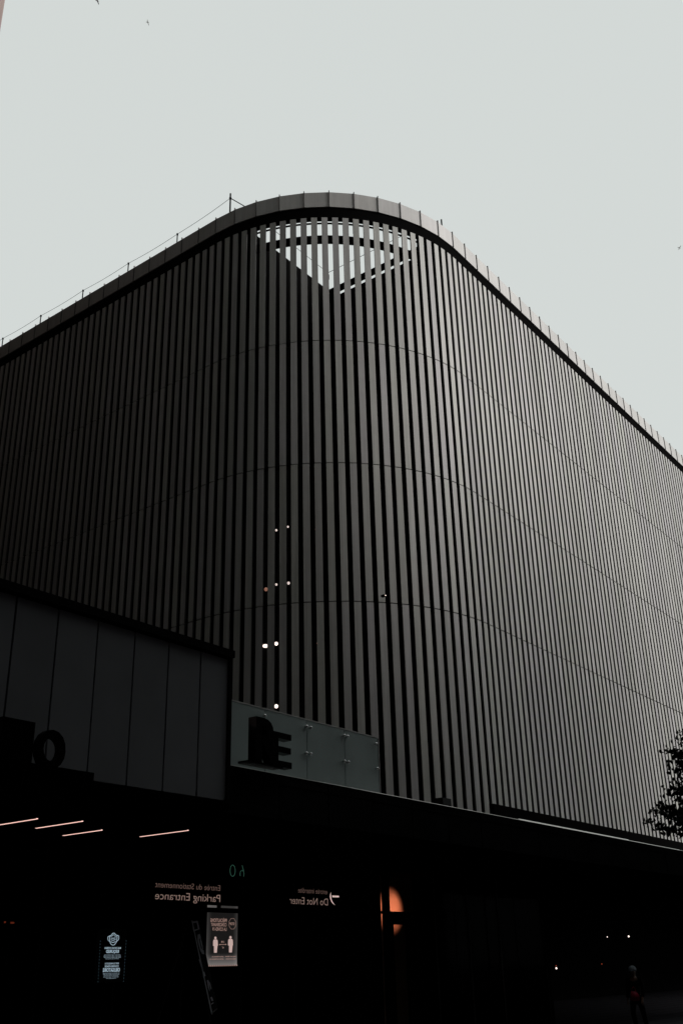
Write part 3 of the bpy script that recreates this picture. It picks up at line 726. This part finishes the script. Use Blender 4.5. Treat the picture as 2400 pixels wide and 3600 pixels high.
bm = bmesh.new(); prof = [(-.10, -.11), (.10, -.11), (.105, 0), (.075, .06), (.03, .09), (-.05, .09), (-.08, .04)]
for y0, y1 in ((-.05, .05),):
    f = [bm.verts.new((x, y0, z)) for x, z in prof]; b = [bm.verts.new((x, y1, z)) for x, z in prof]
    bm.faces.new(f); bm.faces.new(b[::-1])
    for i in range(len(prof)): bm.faces.new((f[i], b[i], b[(i+1) % len(prof)], f[(i+1) % len(prof)]))
bmesh.ops.bevel(bm, geom=bm.edges[:]+bm.verts[:], offset=.015, segments=2, affect='EDGES')
BG.location = (ctr.x, ctr.y, zc); obj('bag_body', bm, M_bag, BG, smooth=True)
bm = bmesh.new(); tube(bm, [(-.06, 0, .07), (-.03, 0, .15), (.0, 0, .18), (.03, 0, .15), (.05, 0, .07)], .009, 6); obj('handle', bm, M_bag, BG)

# ================================================================== tree at the right edge
TR = thing('street_tree', 'dark leafy street tree reaching in from the right edge', 'tree')
TB = Vector((9.75, 26.0, .12))
rt = random.Random(5)
bm = bmesh.new(); trunk = [TB, TB+Vector((.05, 0, 1.5)), TB+Vector((-.03, .05, 3.2)), TB+Vector((.06, 0, 5.0)), TB+Vector((0, 0, 7.2)), TB+Vector((.05, 0, 8.6))]
tube(bm, trunk, .13, 8, r2=.02)
tips = []
def P3(x, y, yy=26.0): r = ray(x, y); return Vector((r.x, r.y, r.z))*(yy/r.y)+Vector((0, 0, EYE))
targets = [(2268, 2888, 25.8), (2292, 2850, 25.6), (2312, 2832, 26.1), (2330, 2862, 25.9), (2352, 2852, 26.2), (2375, 2862, 25.7), (2392, 2880, 26.3), (2372, 2905, 26), (2395, 2905, 26),
           (2343, 2637, 26.2), (2375, 2645, 25.9), (2382, 2600, 26.3), (2398, 2578, 26), (2366, 2670, 26.1), (2390, 2675, 25.8), (2362, 2703, 26), (2392, 2700, 26.3),
           (2372, 2750, 25.9), (2395, 2762, 26.2), (2360, 2770, 26.1), (2345, 2795, 25.8), (2385, 2788, 26), (2405, 2740, 25.9), (2410, 2850, 26.2), (2405, 2600, 26), (2415, 2640, 26),
           (2312, 2912, 26.0), (2330, 2838, 26)]
br_pts = []
for (x, y, yy) in targets:
    t = P3(x, y, yy); zb = t.z-rt.uniform(.5, .9); zb = max(2.8, zb)
    f = (zb-TB.z)/8.6; b = TB+Vector((0, 0, zb-TB.z))
    mid = b.lerp(t, .55)+Vector((rt.uniform(-.08, .08), rt.uniform(-.1, .1), -.10)); q2 = b.lerp(t, .8)+Vector((0, 0, -.03))
    tube(bm, [b, mid, q2, t], .022, 5, r2=.004); br_pts.append((b, t))
for i in range(70):                                            # limbs of the rest of the crown
    a = rt.uniform(0, 2*math.pi); z = rt.uniform(2.9, 8.2); L = rt.uniform(.9, 2.0)*(1-.55*abs(z-4.2)/4.2)*(.45 if z > 5.6 else 1)
    if math.cos(a) < .1: L = min(L, .85 if z < 5.4 else .5)
    b = TB+Vector((0, 0, z-.5)); t = b+Vector((math.cos(a)*L, math.sin(a)*L, rt.uniform(.3, .7)))
    tube(bm, [b, b.lerp(t, .5)+Vector((0, 0, -.05)), t], .03, 5, r2=.006); br_pts.append((b, t))
obj('trunk', bm, M_bark, TR)
bm = bmesh.new()
def leaf(p, s):
    e = Euler((rt.uniform(0, 6.28), rt.uniform(0, 6.28), rt.uniform(0, 6.28))).to_matrix()
    pts = [(-.5, 0), (-.2, .32), (.1, .28), (.5, 0), (.1, -.30), (-.2, -.30)]
    bm.faces.new([bm.verts.new(p + e @ Vector((x*s, y*s, .08*s*abs(y)))) for x, y in pts])
for j, (b, t) in enumerate(br_pts):
    n_ = 150 if j < len(targets) else 110
    for i in range(n_):
        f = rt.uniform(.3, 1.03); p = b.lerp(t, f)
        sp_ = .075 if j < len(targets) else .20
        leaf(p+Vector((rt.gauss(0, sp_), rt.gauss(0, sp_), rt.gauss(0, sp_*.7))), rt.uniform(.07, .135))
obj('crown', bm, M_leaf, TR, recalc=False)

# ================================================================== neighbouring tower and added unseen shade blocks
NB = thing('stone_tower', 'tall pinkish stone tower whose edge shows in the top left corner', 'building')
bm = bmesh.new(); boxW(bm, -70, 11.68, -21.5, -21.0, 0, 96); obj('wall', bm, M_stone, NB)
bm = bmesh.new(); boxW(bm, -70, 11.66, -130, -21.505, 0, 95.9); obj('unseen_side_wall', bm, M_opp2, NB)  # unseen side, near-black and overtall to cut light on the left slats
bm = bmesh.new(); boxW(bm, 11.665, 15.0, -130, -28.6, 0, 95.8); obj('shade_annex_wall', bm, M_opp2, NB)  # unseen annex added to block sky from the left slats
pr = bmesh.new()
for k_ in range(40): 
    boxW(pr, 11.68-.42-k_*1.9, 11.68-.30-k_*1.9, -21.0, -20.93, 4, 95.5)
obj('pilaster', pr, M_rib, NB)
for r_ in range(15):
    for c_ in range(12):
        bm = bmesh.new(); boxW(bm, 9.9-c_*3.8-1.2, 9.9-c_*3.8, -21.01, -20.97, 5+r_*3.7, 7.2+r_*3.7); obj('window', bm, M_win, NB) if r_*12+c_ < 96 else bm.free()
LB = thing('alley_shade_block', 'unseen dark block added at the alley end to shut out sky light', 'building')
bm = bmesh.new(); boxW(bm, 15.02, 22.1, -90, -70, 0, 44); obj('wall', bm, M_opp2, LB)  # added light blocker, keeps low sky out of the alley
for r_ in range(8):
    for c_ in range(3):
        bm = bmesh.new(); boxW(bm, 15.5+c_*2.2, 16.7+c_*2.2, -70.03, -69.96, 4+r_*4, 6.2+r_*4); obj('window', bm, M_win, LB)
CB = thing('street_shade_block', 'unseen dark block added at the street end to shade the left slats', 'building')
bm = bmesh.new(); boxW(bm, -60, -26, -20.9, 4.4, 0, 75); obj('wall', bm, M_opp, CB)  # added out of view to keep the left face dark
for r_ in range(7):
    for c_ in range(5):
        bm = bmesh.new(); boxW(bm, -26.02, -25.97, -18+c_*4.4, -16.2+c_*4.4, 4+r_*4, 6.4+r_*4); obj('window', bm, M_win, CB)
OB = thing('back_shade_block', 'unseen dark block behind the photographer, sized to shade the slats', 'building')
bm = bmesh.new(); boxW(bm, -90, 14, 4.5, 30, 0, 75); obj('wall', bm, M_opp, OB)  # unseen; height chosen to block skylight on the left and lower slats
bm = bmesh.new(); boxW(bm, 14, 52, 4.8, 30, 0, 26); obj('lower_shade_wing', bm, M_opp, OB)  # unseen wing sized to fade the foot of the right face
n_w = 0
for r_ in range(6):
    for c_ in range(16):
        bm = bmesh.new(); boxW(bm, -30+c_*3.8, -28.3+c_*3.8, 4.46, 4.52, 3.5+r_*5.8, 6.6+r_*5.8); obj('window', bm, M_win, OB)

# ================================================================== winged slivers standing in for faint sky streaks
M_streakd = mat('streak_dark', (.22, .19, .19), rough=.9); M_streakg = mat('streak_pale', (.8, .82, .81), rough=.9)
for (x, y, yy, lab) in ((343, 3, 30, 'topmost dark bird standing for a streak at the top edge of the sky'), (520, 79, 34, 'faint bird standing for a streak below the topmost one'), (2386, 871, 40, 'small bird standing for a streak at the right edge of the sky')):
    p = P3(x, y, yy); bd = thing('sliver', lab, 'sliver', tuple(p), group='streaks in the sky')
    s = .17
    mtl = M_streakd if x < 400 else M_streakg
    bm = bmesh.new()
    A = Vector((1, 0, -.42)).normalized()
    tube(bm, [-A*s*.5, -A*s*.2, A*s*.15, A*s*.45], .012, 6, r2=.01)
    obj('body', bm, mtl, bd, smooth=True)
    bm = bmesh.new(); F = Vector((0, 1, .1))
    for sgn in (-1, 1):
        bm.faces.new([bm.verts.new(v_) for v_ in (-A*s*.2, A*s*.15, A*s*.25+F*sgn*s*.7, A*s*.05+F*sgn*s*1.3, -A*s*.05+F*sgn*s*.6)])
    bmesh.ops.solidify(bm, geom=bm.faces[:], thickness=.006)
    obj('streak_wing', bm, mtl, bd)
